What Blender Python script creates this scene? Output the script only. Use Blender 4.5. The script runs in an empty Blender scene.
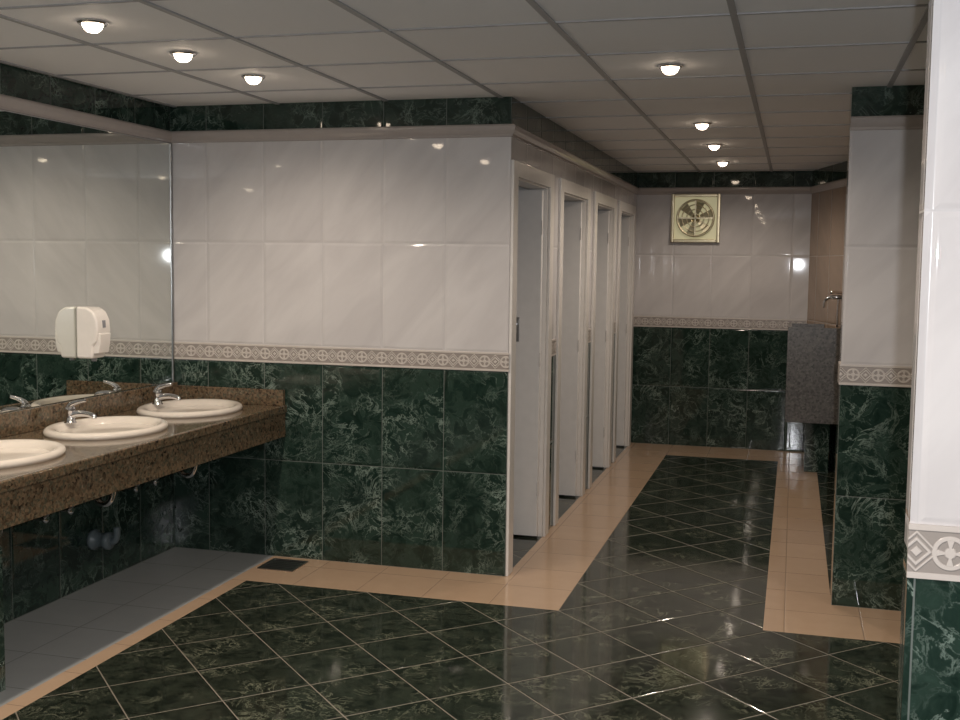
import bpy, bmesh, math, random
from mathutils import Vector, Matrix
random.seed(3)
sc = bpy.context.scene
try:
    sc.view_settings.view_transform = 'Standard'
    sc.view_settings.look = 'None'
except Exception as e:
    print(e)
H = 2.4
XL, XS, XR = -3.25, -1.365, 0.22
YF, YB = 5.41, 9.96
CAMH = 1.58

# ------------------------------------------------------------------ node helper
class G:
    def __init__(s, name, rough=0.4, metal=0.0, color=None, spec=0.5):
        s.m = bpy.data.materials.new(name); s.m.use_nodes = True
        s.t = s.m.node_tree; s.b = s.t.nodes['Principled BSDF']
        s.b.inputs['Roughness'].default_value = rough
        s.b.inputs['Metallic'].default_value = metal
        s.b.inputs['Specular IOR Level'].default_value = spec
        if color: s.b.inputs['Base Color'].default_value = (*color, 1)
    def n(s, t): return s.t.nodes.new(t)
    def l(s, a, b): s.t.links.new(a, b)
    def put(s, inp, v):
        if isinstance(v, (int, float)): inp.default_value = v
        elif isinstance(v, tuple): inp.default_value = v if len(v) == len(inp.default_value) else (*v, 1)
        else: s.l(v, inp)
    def ma(s, op, a, b=0.0, c=None):
        x = s.n('ShaderNodeMath'); x.operation = op
        s.put(x.inputs[0], a); s.put(x.inputs[1], b)
        if c is not None: s.put(x.inputs[2], c)
        return x.outputs[0]
    def mr(s, v, a, b, c=0.0, d=1.0, smooth=False):
        x = s.n('ShaderNodeMapRange'); x.clamp = True
        if smooth: x.interpolation_type = 'SMOOTHSTEP'
        s.put(x.inputs[0], v)
        for i, k in enumerate((a, b, c, d)): x.inputs[i+1].default_value = k
        return x.outputs[0]
    def mixf(s, f, a, b):
        x = s.n('ShaderNodeMix'); x.data_type = 'FLOAT'
        s.put(x.inputs[0], f); s.put(x.inputs[2], a); s.put(x.inputs[3], b); return x.outputs[0]
    def mixc(s, f, a, b):
        x = s.n('ShaderNodeMix'); x.data_type = 'RGBA'
        s.put(x.inputs[0], f); s.put(x.inputs[6], a); s.put(x.inputs[7], b); return x.outputs[2]
    def xyz(s):
        g = s.n('ShaderNodeNewGeometry'); p = s.n('ShaderNodeSeparateXYZ'); s.l(g.outputs['Position'], p.inputs[0])
        q = s.n('ShaderNodeSeparateXYZ'); s.l(g.outputs['True Normal'], q.inputs[0])
        return p.outputs[0], p.outputs[1], p.outputs[2], q.outputs[0], g.outputs['Position']
    def comb(s, a, b, c):
        x = s.n('ShaderNodeCombineXYZ'); s.put(x.inputs[0], a); s.put(x.inputs[1], b); s.put(x.inputs[2], c); return x.outputs[0]
    def noise(s, vec, scale, detail=4, rough=.5, dist=0):
        x = s.n('ShaderNodeTexNoise'); s.put(x.inputs['Vector'], vec)
        x.inputs['Scale'].default_value = scale; x.inputs['Detail'].default_value = detail
        x.inputs['Roughness'].default_value = rough; x.inputs['Distortion'].default_value = dist
        return x.outputs[0]
    def wn(s, vec):
        x = s.n('ShaderNodeTexWhiteNoise'); x.noise_dimensions = '3D'; s.put(x.inputs['Vector'], vec); return x.outputs[0], x.outputs[1]
    def vadd(s, a, b, k=1.0):
        y = s.n('ShaderNodeVectorMath'); y.operation = 'SCALE'; s.l(b, y.inputs[0]); y.inputs['Scale'].default_value = k
        x = s.n('ShaderNodeVectorMath'); x.operation = 'ADD'; s.l(a, x.inputs[0]); s.l(y.outputs[0], x.inputs[1]); return x.outputs[0]
    def bump(s, h, dist, strength=1.0):
        x = s.n('ShaderNodeBump'); x.inputs['Strength'].default_value = strength
        x.inputs['Distance'].default_value = dist; s.l(h, x.inputs['Height']); s.l(x.outputs[0], s.b.inputs['Normal'])

def simple(name, col, rough=.4, metal=0.0, var=0.06, scale=20, spec=.5):
    g = G(name, rough, metal, spec=spec)
    x, y, z, nx, P = g.xyz()
    f = g.noise(P, scale, 3)
    lo = tuple(c*(1-var) for c in col); hi = tuple(min(1, c*(1+var)) for c in col)
    g.l(g.mixc(f, lo, hi), g.b.inputs['Base Color'])
    return g.m

def marble_dark(g, vec, base0, base1, vein, amount=.8, sc_=1.0):
    n1 = g.noise(vec, 5.5*sc_, 9, .66, .8)
    n2 = g.noise(vec, 13*sc_, 8, .62, 1.0)
    n3 = g.noise(vec, 4.5*sc_, 4, .5, .3)
    v1 = g.mr(g.ma('ABSOLUTE', g.ma('SUBTRACT', n1, .5)), 0, .016, 1, 0)
    v2 = g.mr(g.ma('ABSOLUTE', g.ma('SUBTRACT', n2, .52)), 0, .022, .55, 0)
    v = g.ma('MAXIMUM', v1, v2)
    v = g.ma('MULTIPLY', v, g.mr(n3, .42, .66, .08, 1))
    base = g.mixc(g.mr(n2, .35, .68), base0, base1)
    return g.mixc(g.ma('MULTIPLY', v, amount), base, vein)

def wall_tile(name, offx, offy, tw=.334, upper0=(.64, .615, .61), upper1=(.53, .505, .505)):
    g = G(name, .12)
    x, y, z, nx, P = g.xyz()
    side = g.ma('GREATER_THAN', g.ma('ABSOLUTE', nx), .5)
    u = g.mixf(side, g.ma('SUBTRACT', x, offx), g.ma('SUBTRACT', y, offy))
    low = g.ma('LESS_THAN', z, 1.09); high = g.ma('GREATER_THAN', z, 2.24)
    isd = g.ma('MAXIMUM', low, high)
    zz = g.mixf(low, g.ma('DIVIDE', g.ma('SUBTRACT', z, 1.14), .54), g.ma('DIVIDE', z, .5225))
    zz = g.mixf(high, zz, g.ma('ADD', g.ma('SUBTRACT', z, 2.26), 5.3))
    cu = g.ma('DIVIDE', u, tw)
    fu = g.ma('FRACT', cu); fz = g.ma('FRACT', zz)
    du = g.ma('MULTIPLY', g.ma('MINIMUM', fu, g.ma('SUBTRACT', 1.0, fu)), tw)
    dz = g.ma('MULTIPLY', g.ma('MINIMUM', fz, g.ma('SUBTRACT', 1.0, fz)), .53)
    d = g.ma('MINIMUM', du, dz)
    grout = g.mr(d, .0010, .0022, 1, 0)
    cell = g.comb(g.ma('FLOOR', cu), g.ma('FLOOR', zz), side)
    wv, wc = g.wn(cell)
    loc = g.comb(u, z, side)
    vec = g.vadd(loc, wc, 9.0)
    dark = marble_dark(g, vec, (.009, .020, .015), (.028, .052, .040), (.34, .43, .37), .72)
    # diagonal faint streaks on the white tile
    s1 = g.comb(g.ma('ADD', g.ma('MULTIPLY', u, 1.0), g.ma('MULTIPLY', z, -.9)), g.ma('MULTIPLY', g.ma('ADD', u, z), .25), side)
    st = g.noise(g.vadd(s1, wc, 5.0), 5, 6, .55, .5)
    white = g.mixc(g.mr(st, .35, .75), upper0, upper1)
    white = g.mixc(g.ma('MULTIPLY', wv, .12), white, upper1)
    col = g.mixc(isd, white, dark)
    gc = g.mixc(isd, (.48, .46, .46), (.15, .17, .155))
    col = g.mixc(g.ma('MULTIPLY', grout, .75), col, gc)
    g.l(col, g.b.inputs['Base Color'])
    g.l(g.mixf(grout, g.mixf(isd, .035, .05), .6), g.b.inputs['Roughness'])
    wob = g.ma('MULTIPLY', g.noise(g.vadd(loc, wc, 3.0), 2.0, 1), .25)
    g.bump(g.ma('ADD', g.mr(d, 0, .014, 0, 1, True), wob), .0022)
    return g.m

def floor_diag(name):
    g = G(name, .1)
    x, y, z, nx, P = g.xyz()
    r = 1/math.sqrt(2); T = .333
    u = g.ma('DIVIDE', g.ma('MULTIPLY', g.ma('ADD', g.ma('ADD', x, .99), g.ma('SUBTRACT', y, 4.94)), r), T)
    v = g.ma('DIVIDE', g.ma('MULTIPLY', g.ma('SUBTRACT', g.ma('ADD', x, .99), g.ma('SUBTRACT', y, 4.94)), r), T)
    fu = g.ma('FRACT', u); fv = g.ma('FRACT', v)
    du = g.ma('MINIMUM', fu, g.ma('SUBTRACT', 1.0, fu)); dv = g.ma('MINIMUM', fv, g.ma('SUBTRACT', 1.0, fv))
    d = g.ma('MULTIPLY', g.ma('MINIMUM', du, dv), T)
    grout = g.mr(d, .0013, .0030, 1, 0)
    wv, wc = g.wn(g.comb(g.ma('FLOOR', u), g.ma('FLOOR', v), 0.0))
    vec = g.vadd(g.comb(x, y, 0.0), wc, 7.0)
    dark = marble_dark(g, vec, (.009, .012, .009), (.030, .038, .027), (.27, .28, .20), .68, 1.2)
    g.l(g.mixc(g.ma('MULTIPLY', grout, .8), dark, (.27, .235, .19)), g.b.inputs['Base Color'])
    g.l(g.mixf(grout, .075, .6), g.b.inputs['Roughness'])
    g.bump(g.ma('ADD', g.mr(d, 0, .008, 0, 1, True), g.ma('MULTIPLY', g.noise(P, 3, 2), .5)), .0008)
    return g.m

def floor_sq(name, c0, c1, gc, T, rough, ox=0., oy=0.):
    g = G(name, rough)
    x, y, z, nx, P = g.xyz()
    u = g.ma('DIVIDE', g.ma('SUBTRACT', x, ox), T); v = g.ma('DIVIDE', g.ma('SUBTRACT', y, oy), T)
    fu = g.ma('FRACT', u); fv = g.ma('FRACT', v)
    du = g.ma('MINIMUM', fu, g.ma('SUBTRACT', 1.0, fu)); dv = g.ma('MINIMUM', fv, g.ma('SUBTRACT', 1.0, fv))
    d = g.ma('MULTIPLY', g.ma('MINIMUM', du, dv), T)
    grout = g.mr(d, .001, .003, 1, 0)
    wv, wc = g.wn(g.comb(g.ma('FLOOR', u), g.ma('FLOOR', v), 0.0))
    f = g.ma('ADD', g.ma('MULTIPLY', g.noise(P, 9, 6, .6), .7), g.ma('MULTIPLY', wv, .3))
    g.l(g.mixc(grout, g.mixc(f, c0, c1), gc), g.b.inputs['Base Color'])
    g.bump(g.mr(d, 0, .006, 0, 1, True), .0008)
    return g.m

def granite(name, cols, rough=.15, scale=90):
    g = G(name, rough)
    x, y, z, nx, P = g.xyz()
    v = g.n('ShaderNodeTexVoronoi'); v.inputs['Scale'].default_value = scale; g.l(P, v.inputs['Vector'])
    w, wc = g.wn(v.outputs['Position'])
    n = g.noise(P, scale*.35, 5, .7)
    r = g.n('ShaderNodeValToRGB'); g.l(g.ma('ADD', g.ma('MULTIPLY', w, .6), g.ma('MULTIPLY', g.mr(n, .3, .7), .4)), r.inputs[0])
    e = r.color_ramp.elements
    e[0].color = (*cols[0], 1); e[1].color = (*cols[-1], 1); e[0].position = .1; e[1].position = .95
    for i, c in enumerate(cols[1:-1]):
        k = e.new(.1+.85*(i+1)/(len(cols)-1)); k.color = (*c, 1)
    g.l(r.outputs[0], g.b.inputs['Base Color'])
    return g.m

def border_mat(name):
    g = G(name, .3)
    x, y, z, nx, P = g.xyz()
    side = g.ma('GREATER_THAN', g.ma('ABSOLUTE', nx), .5)
    u = g.mixf(side, x, y); T = .11
    c = g.ma('SUBTRACT', g.ma('FRACT', g.ma('DIVIDE', u, T)), .5)
    px = g.ma('MULTIPLY', c, T); pz = g.ma('SUBTRACT', z, 1.0925)
    r = g.ma('SQRT', g.ma('ADD', g.ma('MULTIPLY', px, px), g.ma('MULTIPLY', pz, pz)))
    ring = g.mr(g.ma('ABSOLUTE', g.ma('SUBTRACT', r, .026)), .003, .005, 1, 0)
    core = g.mr(r, .008, .011, 1, 0)
    th = g.ma('ARCTAN2', pz, px)
    pet = g.ma('MULTIPLY', g.mr(g.ma('COSINE', g.ma('MULTIPLY', th, 4.0)), .3, .6), g.mr(r, .022, .025, 1, 0))
    px2 = g.ma('SUBTRACT', g.ma('ABSOLUTE', px), .055)
    dm = g.ma('ADD', g.ma('ABSOLUTE', px2), g.ma('ABSOLUTE', pz))
    dia = g.mr(g.ma('ABSOLUTE', g.ma('SUBTRACT', dm, .022)), .002, .005, 1, 0)
    dia2 = g.mr(g.ma('ABSOLUTE', g.ma('SUBTRACT', dm, .034)), .001, .004, 1, 0)
    dot = g.mr(dm, .008, .011, 1, 0)
    edge = g.mr(g.ma('ABSOLUTE', pz), .036, .038)
    m = ring
    for k in (core, pet, dia, dia2, dot, edge): m = g.ma('MAXIMUM', m, k)
    g.l(g.mixc(m, (.30, .265, .24), (.54, .49, .45)), g.b.inputs['Base Color'])
    g.bump(m, .0015)
    return g.m

def ceil_mat(name):
    g = G(name, .75, spec=.2)
    x, y, z, nx, P = g.xyz()
    u = g.ma('FLOOR', g.ma('DIVIDE', g.ma('ADD', x, .22), .6)); v = g.ma('FLOOR', g.ma('DIVIDE', g.ma('SUBTRACT', y, 3.8), .6))
    w, wc = g.wn(g.comb(u, v, 0.0))
    n = g.noise(P, 60, 4, .7)
    f = g.ma('ADD', g.ma('MULTIPLY', w, .5), g.ma('MULTIPLY', n, .5))
    g.l(g.mixc(f, (.77, .77, .78), (.86, .86, .87)), g.b.inputs['Base Color'])
    g.bump(n, .001, .3)
    return g.m

M_wall = wall_tile('tile_wall_left', XS, YF)
M_wallR = wall_tile('tile_wall_right', XR, YF)
M_wallC = wall_tile('tile_corridor_beige', XR, YF, upper0=(.34, .25, .185), upper1=(.27, .20, .145))
M_floor = floor_diag('floor_green_marble')
M_cream = floor_sq('floor_cream_tile', (.42, .29, .195), (.53, .38, .26), (.30, .215, .15), .333, .13, -.99-.333*4, 4.94)
M_grey = floor_sq('floor_grey_tile', (.30, .315, .32), (.36, .375, .38), (.20, .205, .21), .333, .22, XL, YF)
M_border = border_mat('border_relief_tile')
M_trim = simple('cornice_ceramic', (.42, .375, .35), .12)
M_ceil = ceil_mat('ceiling_panel')
M_bar = simple('ceiling_grid_metal', (.34, .34, .35), .5)
M_counter = granite('granite_brown', [(.02, .014, .010), (.085, .058, .034), (.17, .115, .07), (.055, .055, .036), (.26, .19, .13)], .10)
M_gbox = granite('granite_grey', [(.04, .036, .032), (.09, .083, .075), (.125, .115, .105), (.17, .155, .14)], .3, 70)
M_cer = simple('sink_ceramic', (.66, .60, .53), .08)
M_chrome = simple('chrome', (.75, .75, .77), .08, 1.0)
M_steel = simple('drain_steel', (.35, .35, .35), .3, 1.0)
M_black = simple('dark_hole', (.01, .01, .01), .5)
M_door = simple('door_white_paint', (.76, .74, .72), .3)
M_frame = simple('door_frame_paint', (.72, .69, .66), .25)
M_stall = simple('stall_paint', (.6, .58, .55), .5)
M_plast = simple('dispenser_plastic', (.72, .68, .64), .22)
M_plastg = simple('dispenser_grey', (.22, .22, .24), .3)
M_blue = simple('pipe_grey_plastic', (.13, .16, .17), .4)
M_brass = simple('fan_satin_brass', (.66, .58, .40), .3, 1.0)
M_cone = simple('fan_blade', (.46, .43, .30), .35, .4)
gm = G('mirror_glass', 0.0, 1.0, (.76, .79, .76)); M_mirror = gm.m
ge = G('lamp_glow', .5); ge.b.inputs['Emission Color'].default_value = (1, .80, .60, 1); ge.b.inputs['Emission Strength'].default_value = 16; M_glow = ge.m
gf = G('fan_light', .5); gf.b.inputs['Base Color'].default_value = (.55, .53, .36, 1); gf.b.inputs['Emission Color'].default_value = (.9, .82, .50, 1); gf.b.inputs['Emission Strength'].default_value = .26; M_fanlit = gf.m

# ------------------------------------------------------------------ mesh helpers
def obj(name, me, mat=None, parent=None):
    o = bpy.data.objects.new(name, me); sc.collection.objects.link(o)
    if mat is not None and len(me.materials) == 0: me.materials.append(mat)
    if parent: o.parent = parent
    return o
def empty(name, loc=(0, 0, 0)):
    e = bpy.data.objects.new(name, None); e.empty_display_size = .1; sc.collection.objects.link(e); e.location = loc
    bpy.context.view_layer.update()
    return e
def addbox(bm, a, b, mi=0):
    vs = [bm.verts.new((x, y, z)) for x in (a[0], b[0]) for y in (a[1], b[1]) for z in (a[2], b[2])]
    for f in ((0, 1, 3, 2), (4, 6, 7, 5), (0, 4, 5, 1), (2, 3, 7, 6), (0, 2, 6, 4), (1, 5, 7, 3)):
        fc = bm.faces.new([vs[i] for i in f]); fc.material_index = mi
def boxes(name, lst, mat, parent=None, bevel=0, seg=2):
    bm = bmesh.new()
    for a, b in lst: addbox(bm, a, b)
    bmesh.ops.recalc_face_normals(bm, faces=bm.faces)
    me = bpy.data.meshes.new(name); bm.to_mesh(me); bm.free()
    o = obj(name, me, mat, parent)
    if bevel:
        m = o.modifiers.new('bevel', 'BEVEL'); m.width = bevel; m.segments = seg; m.limit_method = 'ANGLE'
        for p in me.polygons: p.use_smooth = True
        wn = o.modifiers.new('wn', 'WEIGHTED_NORMAL')
    return o
def smooth(o):
    for p in o.data.polygons: p.use_smooth = True
    return o
def lathe(name, prof, mat, parent=None, loc=(0, 0, 0), sx=1, sy=1, seg=48, shift=None, axis='Z'):
    bm = bmesh.new(); rings = []
    for r, z in prof:
        dx = shift(r) if shift else 0
        ring = []
        for i in range(seg):
            t = 2*math.pi*i/seg
            p = Vector((r*sx*math.cos(t)+dx, r*sy*math.sin(t), z))
            if axis == 'X': p = Vector((p.z, p.x, p.y))
            if axis == 'Y': p = Vector((p.x, p.z, p.y))
            ring.append(bm.verts.new(p+Vector(loc)))
        rings.append(ring)
    for a, b in zip(rings, rings[1:]):
        for i in range(seg):
            j = (i+1) % seg
            bm.faces.new((a[i], a[j], b[j], b[i]))
    bm.faces.new(rings[0]); bm.faces.new(rings[-1])
    bmesh.ops.recalc_face_normals(bm, faces=bm.faces)
    me = bpy.data.meshes.new(name); bm.to_mesh(me); bm.free()
    o = obj(name, me, mat, parent)
    for p in me.polygons: p.use_smooth = len(p.vertices) == 4
    return o
def tube(name, pts, rads, mat, parent=None, seg=16, res=6):
    P = [Vector(p) for p in pts]; R = rads if isinstance(rads, (list, tuple)) else [rads]*len(P)
    S = []
    for i in range(len(P)-1):
        p0 = P[max(i-1, 0)]; p1 = P[i]; p2 = P[i+1]; p3 = P[min(i+2, len(P)-1)]
        for k in range(res):
            t = k/res
            q = .5*((2*p1)+(p2-p0)*t+(2*p0-5*p1+4*p2-p3)*t*t+(3*p1-p0-3*p2+p3)*t**3)
            S.append((q, R[i]*(1-t)+R[i+1]*t))
    S.append((P[-1], R[-1]))
    bm = bmesh.new(); rings = []; ref = None
    for i, (q, r) in enumerate(S):
        d = (S[min(i+1, len(S)-1)][0]-S[max(i-1, 0)][0]).normalized()
        if ref is None: ref = d.orthogonal().normalized()
        ref = (ref - d*ref.dot(d)).normalized(); bi = d.cross(ref)
        rings.append([bm.verts.new(q+(ref*math.cos(2*math.pi*k/seg)+bi*math.sin(2*math.pi*k/seg))*r) for k in range(seg)])
    for a, b in zip(rings, rings[1:]):
        for i in range(seg):
            j = (i+1) % seg; bm.faces.new((a[i], a[j], b[j], b[i]))
    bm.faces.new(rings[0]); bm.faces.new(rings[-1])
    bmesh.ops.recalc_face_normals(bm, faces=bm.faces)
    me = bpy.data.meshes.new(name); bm.to_mesh(me); bm.free()
    return smooth(obj(name, me, mat, parent))
def prism(name, pts, z0, z1, mat, parent=None):
    bm = bmesh.new()
    A = [bm.verts.new((x, y, z0)) for x, y in pts]; B = [bm.verts.new((x, y, z1)) for x, y in pts]
    bm.faces.new(A); bm.faces.new(B)
    for i in range(len(A)):
        j = (i+1) % len(A); bm.faces.new((A[i], A[j], B[j], B[i]))
    bmesh.ops.recalc_face_normals(bm, faces=bm.faces)
    me = bpy.data.meshes.new(name); bm.to_mesh(me); bm.free(); return obj(name, me, mat, parent)

# ------------------------------------------------------------------ room shell
YBK = -2.0; XRR = 2.8
bm = bmesh.new()
xs = [XL-.1, -2.65, -2.57, XS, -.99, -.08, XR, XRR+.1]; ys = [YBK-.1, 4.94, YF+.01, 9.40, YB+.1]
def zone(x, y):
    if x < XS and y > YF: return 0
    if x < -2.65: return 2
    if x < -2.57: return 1
    if y < 4.94: return 0
    if y < YF+.01: return 0 if -.99 < x < -.08 else 1
    if x > XR: return 0
    if -.99 < x < -.08 and y < 9.4: return 0
    return 1
vv = {}
for i in range(len(xs)):
    for j in range(len(ys)): vv[i, j] = bm.verts.new((xs[i], ys[j], 0))
for i in range(len(xs)-1):
    for j in range(len(ys)-1):
        f = bm.faces.new((vv[i, j], vv[i+1, j], vv[i+1, j+1], vv[i, j+1]))
        f.material_index = zone((xs[i]+xs[i+1])/2, (ys[j]+ys[j+1])/2)
me = bpy.data.meshes.new('floor'); bm.to_mesh(me); bm.free()
for m in (M_floor, M_cream, M_grey): me.materials.append(m)
obj('floor', me)
boxes('ceiling', [((XL-.1, YBK-.1, H), (XRR+.1, YB+.1, H+.08))], M_ceil)
bars = []
x = -.22-.6*5
while x < XRR:
    bars.append(((x-.011, YBK, H-.006), (x+.011, YB, H+.01))); x += .6
y = 3.8-.6*9
while y < YB:
    bars.append(((XL, y-.007, H-.0045), (XRR, y+.007, H+.01))); y += .6
boxes('trim_ceiling_grid', bars, M_bar)

boxes('wall_left', [((XL-.12, YBK, 0), (XL, YF+.09, H))], M_wall)
boxes('wall_front', [((XL, YF, 0), (XS, YF+.09, H))], M_wall)
boxes('wall_far', [((-3.1, YB, 0), (.9, YB+.1, H))], M_wall)
boxes('wall_back', [((XL-.1, YBK-.1, 0), (XRR+.1, YBK, H))], M_wall)
boxes('wall_right', [((XRR, YBK, 0), (XRR+.1, YF+.2, H))], M_wallR)
boxes('wall_partition_right', [((XR, YF+.01, 0), (XRR, YF+.17, H))], M_wallR)
# corridor right side: recess behind the partition closed by a slanted wall
DG0 = (.115, YB); DG1 = (.62, 8.10)
prism('wall_corridor_right', [DG0, DG1, (.62, YF+.17), (.74, YF+.17), (.74, YB)], 0, H, M_wallC)
boxes('wall_pier', [((XR-.012, 2.05, 0), (XRR, 2.13, H))], M_wallR)
OP = [(5.50, 6.30), (6.66, 7.50), (7.85, 8.65), (8.97, 9.75)]
T = .09; ZO = 2.03
seg = []
for k in range(len(OP)):
    a = OP[k][1]; b = OP[k+1][0] if k+1 < len(OP) else YB
    seg.append(((XS-T, a, 0), (XS, b, ZO)))
seg.append(((XS-T, YF+.09, ZO), (XS, YB, H)))
boxes('wall_stalls', seg, M_wall)
div = [((-3.1, YF+.09, 0), (-3.02, YB, H))]
for k in range(3):
    m = (OP[k][1]+OP[k+1][0])/2
    div.append(((-3.02, m-.03, 0), (XS-T, m+.03, H)))
boxes('wall_stall_dividers', div, M_stall)

bz0, bz1 = 1.045, 1.14
p = .006
bl = [((XL, YF-p, bz0), (XS+p, YF, bz1)),
      ((-1.365, YB-p, bz0), (DG0[0], YB, bz1))]
boxes('trim_border_front', bl, M_border, bevel=.002)
boxes('trim_border_right', [((XR-p, YF+.01-p, bz0), (XRR, YF+.01, bz1)), ((XR-p, YF+.01, bz0), (XR, YF+.17, bz1))], M_border)
boxes('trim_border_pier', [((XR-.014, 2.05-p, bz0), (XRR, 2.05, bz1))], M_border)
boxes('trim_border_stalls', [((XS, 6.40, bz0), (XS+p, 6.56, bz1)), ((XS, 7.60, bz0), (XS+p, 7.75, bz1)), ((XS, 8.75, bz0), (XS+p, 8.87, bz1)), ((XS, 9.85, bz0), (XS+p, YB-p, bz1))], M_border)
def cornice(name, path, mat=M_trim):
    prof = [(0, 2.205), (.008, 2.207), (.010, 2.218), (.015, 2.224), (.022, 2.236), (.026, 2.250), (.026, 2.258), (.018, 2.266), (0, 2.268)]
    bm = bmesh.new(); rings = []
    n = len(path)
    for i, (x, y) in enumerate(path):
        def nrm(a, b):
            d = Vector((b[0]-a[0], b[1]-a[1])).normalized(); return Vector((d.y, -d.x))
        if i == 0: o = nrm(path[0], path[1])
        elif i == n-1: o = nrm(path[-2], path[-1])
        else:
            a = nrm(path[i-1], path[i]); b = nrm(path[i], path[i+1]); s = a+b; o = s/(1+a.dot(b))
        rings.append([bm.verts.new((x+o.x*q, y+o.y*q, z)) for q, z in prof])
    for a, b in zip(rings, rings[1:]):
        for k in range(len(prof)-1): bm.faces.new((a[k], a[k+1], b[k+1], b[k]))
    bm.faces.new(rings[0]); bm.faces.new(rings[-1])
    bmesh.ops.recalc_face_normals(bm, faces=bm.faces)
    me = bpy.data.meshes.new(name); bm.to_mesh(me); bm.free()
    o = obj(name, me, mat); return o
cornice('trim_cornice_left', [(XL, YBK), (XL, YF), (XS, YF), (XS, YB), DG0, DG1, (.62, YF+.17)])
cornice('trim_cornice_right', [(XR, YF+.01), (XRR, YF+.01)])

# doors
for k, (a, b) in enumerate(OP):
    e = empty('door_%d' % (k+1), (XS, (a+b)/2, 0))
    def loc(l): return [(tuple(Vector(p_)-e.location), tuple(Vector(q_)-e.location)) for p_, q_ in l]
    w = .085
    y0 = max(a-w, YF+.002); y1 = min(b+w, YB-.002)
    fr = [((XS, y0, 0), (XS+.016, a+.012, ZO+w-.02)), ((XS, b-.012, 0), (XS+.016, y1, ZO+w-.02)), ((XS, a+.012, ZO-.012), (XS+.016, b-.012, ZO+w-.02)),
          ((XS-T-.02, b-.022, 0), (XS, b, ZO)), ((XS-T-.02, a, 0), (XS, a+.022, ZO)), ((XS-T-.02, a+.022, ZO-.022), (XS, b-.022, ZO))]
    boxes('frame', loc(fr), M_frame, e, bevel=.003)
    yl = b-.026
    x1 = XS-.022
    boxes('leaf', loc([((x1-.70, yl-.04, .012), (x1, yl, ZO-.03))]), M_door, e, bevel=.003)
    xx = x1-.14
    boxes('lock_plate', loc([((xx-.018, yl-.045, 1.14), (xx+.018, yl-.04, 1.28))]), M_steel, e, bevel=.002)
    c = Vector((xx, yl-.045, 1.24))-e.location
    tube('handle', [c, c+Vector((0, -.030, 0)), c+Vector((-.02, -.04, 0)), c+Vector((-.09, -.04, -.003))], .008, M_chrome, e)
    boxes('hinges', loc([((x1-.004, yl-.046, z0), (x1+.004, yl-.036, z0+.08)) for z0 in (.25, 1.0, 1.75)]), M_frame, e, bevel=.002)

# mirror
e = empty('wall_mirror', (XL, 3.5, 1.5))
boxes('glass', [((.002, -3.0, .922-1.5), (.008, YF-.004-3.5, 2.20-1.5))], M_mirror, e)
boxes('edge', [((.0, YF-.016-3.5, .922-1.5), (.014, YF-.004-3.5, 2.203-1.5))], M_steel, e, bevel=.002)

# counter with holes
SK = [5.05, 4.33, 3.58, 2.86]
SX = -2.935
CT = .82; XC = -2.58; Y0C = 2.3
bm = bmesh.new(); addbox(bm, (XL+.002, Y0C, CT-.035), (XC, YF-.002, CT))
bmesh.ops.recalc_face_normals(bm, faces=bm.faces)
me = bpy.data.meshes.new('slab'); bm.to_mesh(me); bm.free()
e = empty('vanity_counter', (0, 0, 0))
slab = obj('slab', me, M_counter, e)
cut = lathe('cut', [(1, -.2), (1, .2)], M_counter, None, (0, 0, 0), .215, .275)
cm = bmesh.new()
for yy in SK:
    t = cut.data.copy(); t.transform(Matrix.Translation((SX, yy, CT))); cm.from_mesh(t)
cme = bpy.data.meshes.new('cm'); cm.to_mesh(cme); cm.free(); cutter = obj('cutter', cme)
bmod = slab.modifiers.new('b', 'BOOLEAN'); bmod.object = cutter; bmod.operation = 'DIFFERENCE'; bmod.solver = 'EXACT'
bpy.context.view_layer.update()
dg = bpy.context.evaluated_depsgraph_get()
nm = bpy.data.meshes.new_from_object(slab.evaluated_get(dg))
slab.modifiers.clear(); slab.data = nm
for o_ in (cut, cutter): bpy.data.objects.remove(o_)
boxes('apron', [((XC-.03, Y0C, .655), (XC, YF-.002, CT-.035))], M_counter, e)
boxes('nosing', [((XC-.012, Y0C, CT-.038), (XC+.012, YF-.002, CT+.004))], M_counter, e, bevel=.006)
boxes('backsplash', [((XL+.002, Y0C, CT), (XL+.03, YF-.002, CT+.10)), ((XL+.03, YF-.03, CT), (XC, YF-.002, CT+.085))], M_counter, e, bevel=.003)
boxes('support_panel', [((XL+.002, 3.28, 0), (-2.74, 3.385, CT-.035))], M_wall, e)

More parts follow.
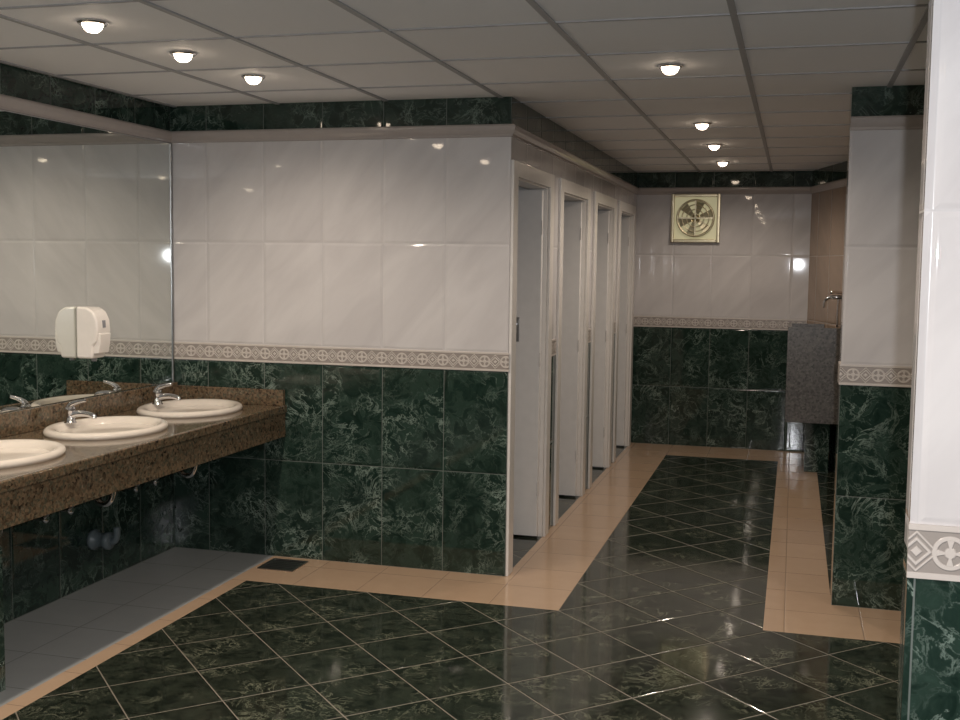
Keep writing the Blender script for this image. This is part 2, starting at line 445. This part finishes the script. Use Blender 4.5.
def make_sink(y):
    e = empty('washbasin', (SX, y, CT))
    prof = [(1.0, .0), (1.01, .012), (.99, .022), (.95, .027), (.88, .026), (.82, .018), (.76, -.01), (.68, -.05), (.55, -.09), (.35, -.115), (.12, -.125), (.09, -.135), (.09, -.17), (.13, -.17), (.14, -.13),
            (.38, -.128), (.60, -.105), (.74, -.055), (.82, -.01), (.84, -.002)]
    def sh(r): return .03*(1-min(r, 1)) if r < .9 else 0
    lathe('bowl', prof, M_cer, e, (0, 0, 0), .245, .30, 64, sh)
    lathe('plug_ring', [(.028, -.126), (.028, -.121), (.020, -.119), (.001, -.121)], M_chrome, e, (.027, 0, 0))
    tube('trap', [(.027, 0, -.17), (.027, 0, -.27), (.0, 0, -.33), (-.05, 0, -.33), (-.075, 0, -.28), (-.11, 0, -.25), (-.315, 0, -.25)], .014, M_chrome, e)
    lathe('trap_nut', [(.024, -.19), (.027, -.195), (.027, -.22), (.024, -.225)], M_chrome, e, (.027, 0, 0), seg=12)
    lathe('wall_rosette', [(.035, .0), (.033, .008), (.018, .012)], M_chrome, e, (XL-SX, 0, -.25), axis='X')
    for s in (-.09, .09):
        tube('supply_hose', [(-.19, s*.25, -.04), (-.20, s*.5, -.16), (-.24, s, -.30), (-.25, s, -.38), (-.305, s, -.40)], .007, M_steel, e)
        lathe('angle_valve', [(.012, 0), (.014, .01), (.014, .04), (.022, .045), (.022, .06), (.01, .065)], M_chrome, e, (XL-SX, s, -.40), axis='X', seg=16)
def make_faucet(y):
    e = empty('mixer_tap', (-3.125, y, CT+.022))
    lathe('body', [(.028, .0), (.028, .005), (.022, .009), (.021, .045), (.023, .055), (.024, .066), (.020, .074), (.01, .077)], M_chrome, e, seg=32)
    tube('spout', [(.005, 0, .034), (.04, 0, .045), (.085, 0, .046), (.12, 0, .038), (.125, 0, .026)], [.016, .015, .013, .012, .011], M_chrome, e)
    tube('lever', [(-.004, 0, .073), (.012, 0, .088), (.045, 0, .100), (.08, 0, .107)], [.015, .012, .009, .007], M_chrome, e)
for y in SK: make_sink(y); make_faucet(y)
e = empty('pipe_coupling', (XL, 4.66, .22))
lathe('collar', [(.05, .0), (.05, .02), (.036, .025), (.036, .07), (.042, .075), (.042, .10), (.02, .105)], M_blue, e, axis='X', seg=24)
tube('elbow', [(.09, 0, 0), (.12, 0, .0), (.135, 0, .03), (.135, 0, .07)], .016, M_blue, e)

# soap dispenser on mirror
e = empty('soap_dispenser', (XL+.008, 4.60, 1.235))
def prof_body(name, outline, y0, y1, mat, bev):
    bm = bmesh.new()
    A = [bm.verts.new((x, y0, z)) for x, z in outline]; B = [bm.verts.new((x, y1, z)) for x, z in outline]
    bm.faces.new(A); bm.faces.new(B)
    for i in range(len(A)):
        j = (i+1) % len(A); bm.faces.new((A[i], A[j], B[j], B[i]))
    bmesh.ops.recalc_face_normals(bm, faces=bm.faces)
    me = bpy.data.meshes.new(name); bm.to_mesh(me); bm.free()
    o = obj(name, me, mat, e); m = o.modifiers.new('bevel', 'BEVEL'); m.width = bev; m.segments = 4; m.limit_method = 'ANGLE'
    smooth(o); o.modifiers.new('wn', 'WEIGHTED_NORMAL'); return o
out = [(0, -.12), (.085, -.12), (.088, -.06), (.105, -.045), (.118, .01), (.114, .06), (.095, .10), (.060, .12), (0, .122)]
prof_body('housing', out, -.055, .055, M_plast, .012)
prof_body('push_bar', [(.075, -.10), (.112, -.095), (.122, -.05), (.125, .0), (.112, .0), (.10, -.045), (.08, -.06)], -.042, .042, M_plast, .005)
prof_body('level_window', [(.10, .025), (.1185, .025), (.1165, .06), (.10, .06)], -.012, .012, M_plastg, .001)
lathe('nozzle', [(.012, -.135), (.014, -.115), (.014, -.10)], M_plastg, e, (.06, 0, 0), seg=16)

# exhaust fan in square frame on far wall
e = empty('exhaust_fan', (-.847, YB, 2.0))
s = .21
boxes('frame', [((-s, -.045, -s), (-s+.028, -.0, s)), ((s-.028, -.045, -s), (s, 0, s)), ((-s+.028, -.045, s-.028), (s-.028, 0, s)), ((-s+.028, -.045, -s), (s-.028, 0, -s+.028))], M_brass, e, bevel=.005)
boxes('back', [((-s+.02, -.006, -s+.02), (s-.02, -.002, s-.02))], M_fanlit, e)
def torus(name, R, r, loc, mat, par):
    pts = 40; bm = bmesh.new(); rg = []
    for i in range(pts):
        t = 2*math.pi*i/pts
        rg.append([bm.verts.new(((R+r*math.cos(q))*math.cos(t)+loc[0], r*math.sin(q)+loc[1], (R+r*math.cos(q))*math.sin(t)+loc[2])) for q in [2*math.pi*k/10 for k in range(10)]])
    for i in range(pts):
        a = rg[i]; b = rg[(i+1) % pts]
        for k in range(10): bm.faces.new((a[k], a[(k+1) % 10], b[(k+1) % 10], b[k]))
    bmesh.ops.recalc_face_normals(bm, faces=bm.faces)
    me = bpy.data.meshes.new(name); bm.to_mesh(me); bm.free(); return smooth(obj(name, me, mat, par))
for R_ in (.155, .115, .075, .04): torus('grille_ring', R_, .010 if R_ > .15 else .005, (0, -.040, 0), M_brass, e)
boxes('grille_bars', [((-.155, -.048, -.006), (.155, -.042, .006)), ((-.006, -.048, -.155), (.006, -.042, .155))], M_brass, e)
bm = bmesh.new()
for k in range(6):
    t = 2*math.pi*k/6+.3
    def P_(r, w, yy):
        return (r*math.cos(t)-w*math.sin(t), yy, r*math.sin(t)+w*math.cos(t))
    q = [bm.verts.new(P_(.03, -.015, -.03)), bm.verts.new(P_(.14, -.045, -.032)), bm.verts.new(P_(.145, .035, -.012)), bm.verts.new(P_(.03, .015, -.02))]
    bm.faces.new(q)
me = bpy.data.meshes.new('blades'); bm.to_mesh(me); bm.free(); ob = obj('blades', me, M_cone, e)
ob.modifiers.new('s', 'SOLIDIFY').thickness = .002
lathe('hub', [(.035, .0), (.033, -.03), (.02, -.045), (.002, -.048)], M_brass, e, axis='Y', seg=24)

# granite trough against the slanted wall
e = empty('granite_trough', (0, 0, 0))
def dgx(y): return DG0[0]+(DG1[0]-DG0[0])*(YB-y)/(YB-DG1[1])
yA, yB2 = 8.86, 9.50; zt, zb = 1.13, .40; xa = -.035
prism('front_slab', [(xa, yA), (dgx(yA)-.003, yA), (dgx(yA+.03)-.003, yA+.03), (xa, yA+.03)], zb, zt, M_gbox, e)
prism('side_slab', [(xa, yA+.03), (xa+.03, yA+.03), (xa+.03, yB2-.03), (xa, yB2-.03)], zb, zt, M_gbox, e)
prism('rear_slab', [(xa, yB2-.03), (dgx(yB2-.03)-.003, yB2-.03), (dgx(yB2)-.003, yB2), (xa, yB2)], zb, zt, M_gbox, e)
prism('basin_floor', [(xa+.03, yA+.03), (dgx(yA+.03)-.003, yA+.03), (dgx(yB2-.03)-.003, yB2-.03), (xa+.03, yB2-.03)], zb, zb+.4, M_gbox, e)
prism('pedestal', [(.12, yA+.12), (.30, yA+.12), (.24, yB2-.15), (.12, yB2-.15)], 0, zb, M_wall, e)
e = empty('wall_tap', (dgx(9.05), 9.05, 1.36))
tube('body', [(.02, 0, 0), (-.05, 0, 0), (-.09, 0, .0), (-.13, 0, -.03), (-.135, 0, -.08)], [.018, .018, .014, .011, .010], M_chrome, e)
tube('handle_bar', [(-.09, -.03, .035), (-.05, 0, .038), (.0, .03, .035)], [.014, .010, .014], M_chrome, e)
tube('drop_pipe', [(-.03, .0, -.01), (-.032, .0, -.1), (-.032, .0, -.23)], .009, M_chrome, e)

# floor drain
e = empty('floor_drain', (-2.52, 5.25, 0))
boxes('frame', [((-.10, -.10, .0), (.10, -.085, .006)), ((-.10, .085, .0), (.10, .10, .006)), ((-.10, -.085, .0), (-.085, .085, .006)), ((.085, -.085, .0), (.10, .085, .006))], M_steel, e, bevel=.001)
boxes('sump', [((-.085, -.085, .0005), (.085, .085, .002))], M_black, e)
boxes('grate', [((-.085, -.075+.03*k, .001), (.085, -.06+.03*k, .005)) for k in range(5)], M_steel, e)

# ceiling spots: visible fixtures, plus unseen ones added to light the room
def spot(x, y, power=26):
    e = empty('ceiling_spotlight', (x, y, H))
    lathe('ring', [(.037, -.002), (.039, -.010), (.046, -.012), (.052, -.007), (.054, -.001)], M_chrome, e, seg=32)
    lathe('lamp', [(.036, -.001), (.036, -.012), (.030, -.026), (.018, -.036), (.001, -.039)], M_glow, e, seg=24)
    L = bpy.data.lights.new('lamp_light', 'SPOT'); L.energy = power*.78; L.color = (1, .86, .72); L.spot_size = math.radians(165); L.spot_blend = .7; L.shadow_soft_size = .03
    o = bpy.data.objects.new('lamp_light', L); sc.collection.objects.link(o); o.parent = e; o.location = (0, 0, -.07)
for x, y, pw in ((-2.36, 1.1, 60), (-2.36, 2.3, 50), (-2.37, 3.45, 38), (-2.36, 4.03, 32), (-2.34, 4.59, 24)): spot(x, y, pw)  # first two are out of view, added for extra illumination
for x, y, pw in ((-.52, 4.7, 38), (-.54, 6.6, 44), (-.55, 7.75, 38), (-.57, 9.0, 28)): spot(x, y, pw)
for y in (-.7, 1.1, 2.9): spot(-.55, y, 60)  # unseen spots around and behind the camera, added as fill light
spot(1.5, 3.9, 40); spot(1.5, .5, 50)  # also out of view, added to brighten the room

# ------------------------------------------------------------------ camera
f = 1120.0
d = Vector((315, 92, -f)).normalized()
U = Vector((.0123, .9963, .0852)); U = (U-d*U.dot(d)).normalized()
R = d.cross(U).normalized()
M = Matrix((R, d, U))
cam = bpy.data.cameras.new('camera'); co = bpy.data.objects.new('camera', cam); sc.collection.objects.link(co)
cam.sensor_width = 36; cam.lens = 36*f/960
m4 = M.to_4x4(); m4.translation = Vector((0, 0, CAMH)); co.matrix_world = m4
cam.clip_start = .02
sc.camera = co
L = bpy.data.lights.new('camera_flash', 'SPOT'); L.energy = 160; L.color = (.94, .96, 1); L.spot_size = math.radians(110); L.spot_blend = .5; L.shadow_soft_size = .012
fo = bpy.data.objects.new('camera_flash', L); sc.collection.objects.link(fo)
m5 = M.to_4x4(); m5.translation = Vector((.05, -.02, CAMH+.05)); fo.matrix_world = m5
w = bpy.data.worlds.new('world'); sc.world = w; w.use_nodes = True
w.node_tree.nodes['Background'].inputs[0].default_value = (.05, .05, .055, 1)
